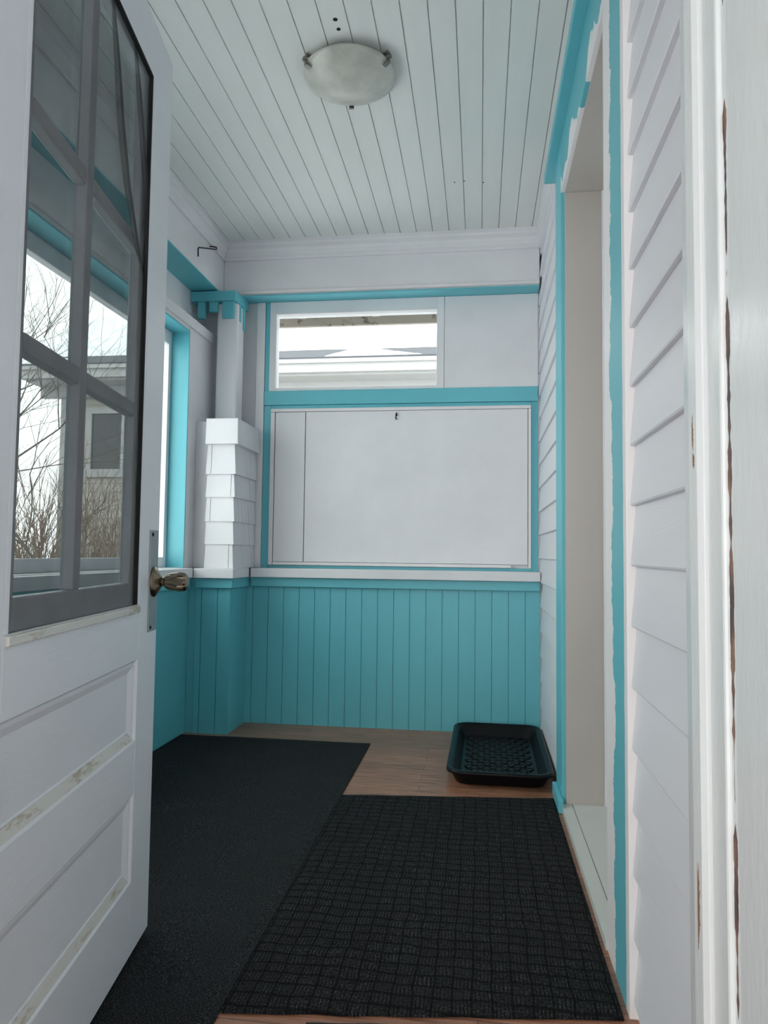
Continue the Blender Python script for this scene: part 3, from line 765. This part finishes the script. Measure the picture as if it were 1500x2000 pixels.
o = mat_mesh('rubber_mat', [(-.325, .93), (.26, .93), (.26, 1.468), (-.325, 1.392)], .001, .004, 'rubber', nx=10, ny=10, wav=0, seed=9); tag(o, 'thin ribbed black mat at the bottom edge in front of the woven mat', 'mat')

# ------------------------------------------------------------ boot tray
tr = empty('boot_tray', (.083, 3.25, 0), 0, 'black plastic boot tray on the floor in the back right corner', 'tray')
def rrect(hx, hy, r, z, n=7, cx=0, cy=0):
    out = []
    for (sx, sy, a0) in ((1, 1, 0), (-1, 1, 90), (-1, -1, 180), (1, -1, 270)):
        for k in range(n+1):
            a = math.radians(a0 + 90*k/n)
            out.append((cx + sx*(hx-r) + r*math.cos(a), cy + sy*(hy-r) + r*math.sin(a), z))
    return out
hx, hy = .208, .415
body = MB()
body.loft([rrect(hx-.040, hy-.045, .05, .002), rrect(hx-.034, hy-.038, .055, .004), rrect(hx-.012, hy-.012, .065, .050), rrect(hx-.011, hy-.011, .065, .054),
           rrect(hx-.016, hy-.016, .062, .058), rrect(hx-.024, hy-.024, .060, .054), rrect(hx-.052, hy-.058, .045, .011), rrect(hx-.060, hy-.066, .042, .008)])
body.build('tray_body', 'black_plastic', tr, smooth=False, bevel=0)
rim = MB()
rim.loft([rrect(hx-.013, hy-.013, .066, .050), rrect(hx, hy, .07, .048), rrect(hx+.001, hy+.001, .07, .056), rrect(hx-.004, hy-.004, .068, .061), rrect(hx-.016, hy-.016, .062, .061), rrect(hx-.018, hy-.018, .061, .056)], False, False)
rim.build('tray_rim', 'black_plastic', tr, smooth=True)
tp = MB()
nxk, nyk = 11, 15
dx, dy = (2*(hx-.070))/nxk, (2*(hy-.078))/nyk
for i in range(nxk):
    for j in range(nyk):
        cx = -(hx-.070) + dx*(i+.5); cyy = -(hy-.078) + dy*(j+.5); s = 1 if (i + j) % 2 == 0 else -1
        w2_, h2_ = dx*.78, dy*.40
        tri = [(cx-w2_, cyy-h2_*s), (cx+w2_, cyy-h2_*s), (cx, cyy+h2_*s)]
        a = [tp.bm.verts.new((*p, .0070)) for p in tri]; cxm = sum(p[0] for p in tri)/3; cym = sum(p[1] for p in tri)/3
        b = [tp.bm.verts.new((cxm+(p[0]-cxm)*.7, cym+(p[1]-cym)*.75, .0130)) for p in tri]
        for q in range(3): tp.bm.faces.new((a[q], a[(q+1) % 3], b[(q+1) % 3], b[q]))
        tp.bm.faces.new(b)
tp.build('tray_tread', 'black_plastic', tr)['label'] = 'raised triangular tread pattern'
tr.rotation_euler = (0, 0, math.radians(-.5))
o = MB().box((.2955, 3.690, .05), (.2985, 3.7025, .52)).build('edge_gap', 'dark_gap'); bpy.data.objects.remove(o)

# ------------------------------------------------------------ outside: own eave, neighbour house, trees
ev = empty('porch_eave', (-.7, 4.0, 2.4), 0, 'weathered roof overhang seen at the top of the transom window', 'eave')
def ep(name, a, b, mat):
    L = ev.location
    return B(tuple(p-q for p, q in zip(a, L)), tuple(p-q for p, q in zip(b, L))).build(name, mat, ev)
ep('soffit', (-2.2, 3.98, 2.455), (1.0, 4.48, 2.49), 'soffit'); ep('fascia', (-2.2, 4.481, 2.362), (1.0, 4.51, 2.50), 'soffit')
for x in (-1.62, -1.13, -.655, -.18, .30): ep('rafter_tail', (x-.022, 3.985, 2.385), (x+.022, 4.40, 2.454), 'ext_trim')

nh = empty('neighbour_house', (-1, 8.4, -.7), 0, 'neighbouring pale sided house with thick snow on its roof', 'house')
def npart(mb, name, mat, par=nh, **k):
    L = nh.location
    for v in mb.bm.verts: v.co -= L
    return mb.build(name, mat, par, **k)
m = MB(); z = -.8; pts = [(8.60, -.8)]
while z < 2.95:
    pts += [(8.40, z), (8.412, z+.11)]; z += .11
pts += [(8.60, z)]
m.prism(pts, 'x', -5.2, 6.0); npart(m, 'wall', 'ext')
m = MB().box((-5.26, 8.37, -.8), (-5.06, 8.42, 2.96)); npart(m, 'corner_board', 'ext_trim')
m = MB().box((-5.5, 8.0, 2.93), (6.2, 8.6, 3.0)); m.box((-5.55, 7.93, 2.955), (6.25, 8.03, 3.10)); m.box((-5.55, 7.90, 3.055), (6.25, 7.94, 3.10)); m.box((-5.5, 8.3, 2.80), (6.2, 8.398, 2.93)); npart(m, 'fascia', 'ext_trim')
m = MB().prism([(7.90, 3.10), (7.90, 3.12), (13.5, 5.95), (13.5, 5.85)], 'x', -5.6, 6.3); npart(m, 'roof', 'shingle')
# snow blanket with a ragged lower edge and mounds lying in the gutter
sn = MB(); NXs, NYs = 120, 12; rows = []
for i in range(NXs+1):
    x = -5.65 + 12.0*i/NXs; col = []
    e = .06*noise.noise(Vector((x*.8, 0, 1))) + .02*noise.noise(Vector((x*4, 0, 2)))
    for j in range(NYs+1):
        t = j/NYs; y = 8.27 + e*(1-t) + 5.3*t**1.6
        z = 3.12 + (y-7.90)*.505
        if j > 0: z += .20*min(1, t*14)
        col.append(sn.bm.verts.new((x, y, z)))
    rows.append(col)
for a, b in zip(rows, rows[1:]):
    for j in range(NYs): sn.bm.faces.new((a[j], a[j+1], b[j+1], b[j]))
npart(sn, 'roof_snow', 'snow', smooth=True)
m = MB(); rings = []
for i in range(161):
    x = -5.6 + 11.9*i/160
    h = .02 + .11*max(0, noise.noise(Vector((x*1.1, 3.3, 0))))*1.9 + .02*abs(noise.noise(Vector((x*5, 0, 0))))
    rings.append([(x, 7.90, 3.10), (x, 7.93, 3.10+h*.75), (x, 7.98, 3.10+h), (x, 8.05, 3.10+h*.9), (x, 8.12, 3.13)])
m.loft(rings); npart(m, 'gutter_snow', 'snow', smooth=True)
for (xa, xb, za, zb) in ((-4.84, -4.44, 1.90, 2.60), (-1.6, -.9, .6, 1.7)):
    m = MB()
    m.box((xa-.07, 8.365, za-.10), (xb+.07, 8.405, za)); m.box((xa-.07, 8.365, zb), (xb+.07, 8.405, zb+.08)); m.box((xa-.07, 8.365, za), (xa, 8.405, zb)); m.box((xb, 8.365, za), (xb+.07, 8.405, zb))
    wf = npart(m, 'house_window', 'ext_trim')
    m = MB().box((xa, 8.39, za), (xb, 8.399, zb)); L = nh.location
    po = npart(m, 'house_pane', 'ext_glass'); po.parent = wf

def tree(name, base, height, seed, spread, label, r0=.035, depth=5, mat='bark'):
    random.seed(seed); m = MB()
    def grow(p, d, ln, r, k):
        pts = [p]; n = 4; rad = [r]
        for i in range(n):
            d = (d + Vector((random.uniform(-1, 1), random.uniform(-1, 1), random.uniform(-.4, .6)))*.16).normalized()
            p = p + d*ln/n; pts.append(p); rad.append(r*(1-.45*(i+1)/n))
        m.tube(pts, rad, 5 if r > .01 else 3, cap=False)
        if k == 0: return
        for b in range(random.choice((2, 3, 3))):
            q = pts[random.choice((2, 3, 4, 4))]
            ax = Vector((random.uniform(-1, 1), random.uniform(-1, 1), random.uniform(-.2, .5))).normalized()
            nd = (d + ax*spread).normalized()
            grow(q, nd, ln*random.uniform(.6, .82), r*.55, k-1)
    grow(Vector((0, 0, 0)), Vector((random.uniform(-.2, .2), random.uniform(-.1, .1), 1)).normalized(), height*.36, r0, depth)
    o = m.build(name, mat); o.location = base; tag(o, label, 'tree'); return o
tl = [((-4.1, 6.1, -.75), 4.6, 3, .75, 'bare tree just left of the neighbouring house corner, seen through the door glass', .05),
      ((-3.1, 5.4, -.75), 3.4, 8, .7, 'slim bare tree standing in front of the neighbouring house wall', .03),
      ((-8.0, 8.0, -.75), 5.6, 5, .8, 'tall bare tree farthest left behind the left window', .07),
      ((-4.9, 6.4, -.75), 4.8, 12, .85, 'bare twiggy tree between the tall tree and the house corner', .04),
      ((-10.2, 11.5, -.75), 7.0, 21, .8, 'distant bare tree beyond the yard on the left', .08)]
for b, h, s, sp, lab, r in tl:
    o = tree('bare_tree', b, h, s, sp, lab, r, 6); o['group'] = 'bare trees outside the left window'
# thicket: dense dry shoots nobody could count
random.seed(77); m = MB()
for i in range(1500):
    x = random.uniform(-9.5, -2.6); y = random.uniform(5.4, 7.6) - (x+5)*.15; z = -.75
    h = random.uniform(1.3, 3.0)*(1 if x < -4.4 else .8); d = Vector((random.uniform(-.35, .35), random.uniform(-.3, .3), 1)).normalized()
    pts = [Vector((x, y, z))]
    for k in range(4):
        d = (d + Vector((random.uniform(-1, 1), random.uniform(-1, 1), random.uniform(-.3, .3)))*.18).normalized(); pts.append(pts[-1] + d*h/4)
    m.tube(pts, [.007, .006, .005, .004, .002], 3, cap=False)
    for q in range(3):
        p0 = pts[random.choice((2, 3))]; dd = (d + Vector((random.uniform(-1, 1), random.uniform(-1, 1), random.uniform(-.3, .6)))*.9).normalized()
        m.tube([p0, p0+dd*.25+Vector((0, 0, .03)), p0+dd*.5], [.004, .003, .0015], 3, cap=False)
o = m.build('brush_thicket', 'brush'); tag(o, 'dense dry leafless brush in the snowy yard outside the left window', 'brush', kind='stuff')
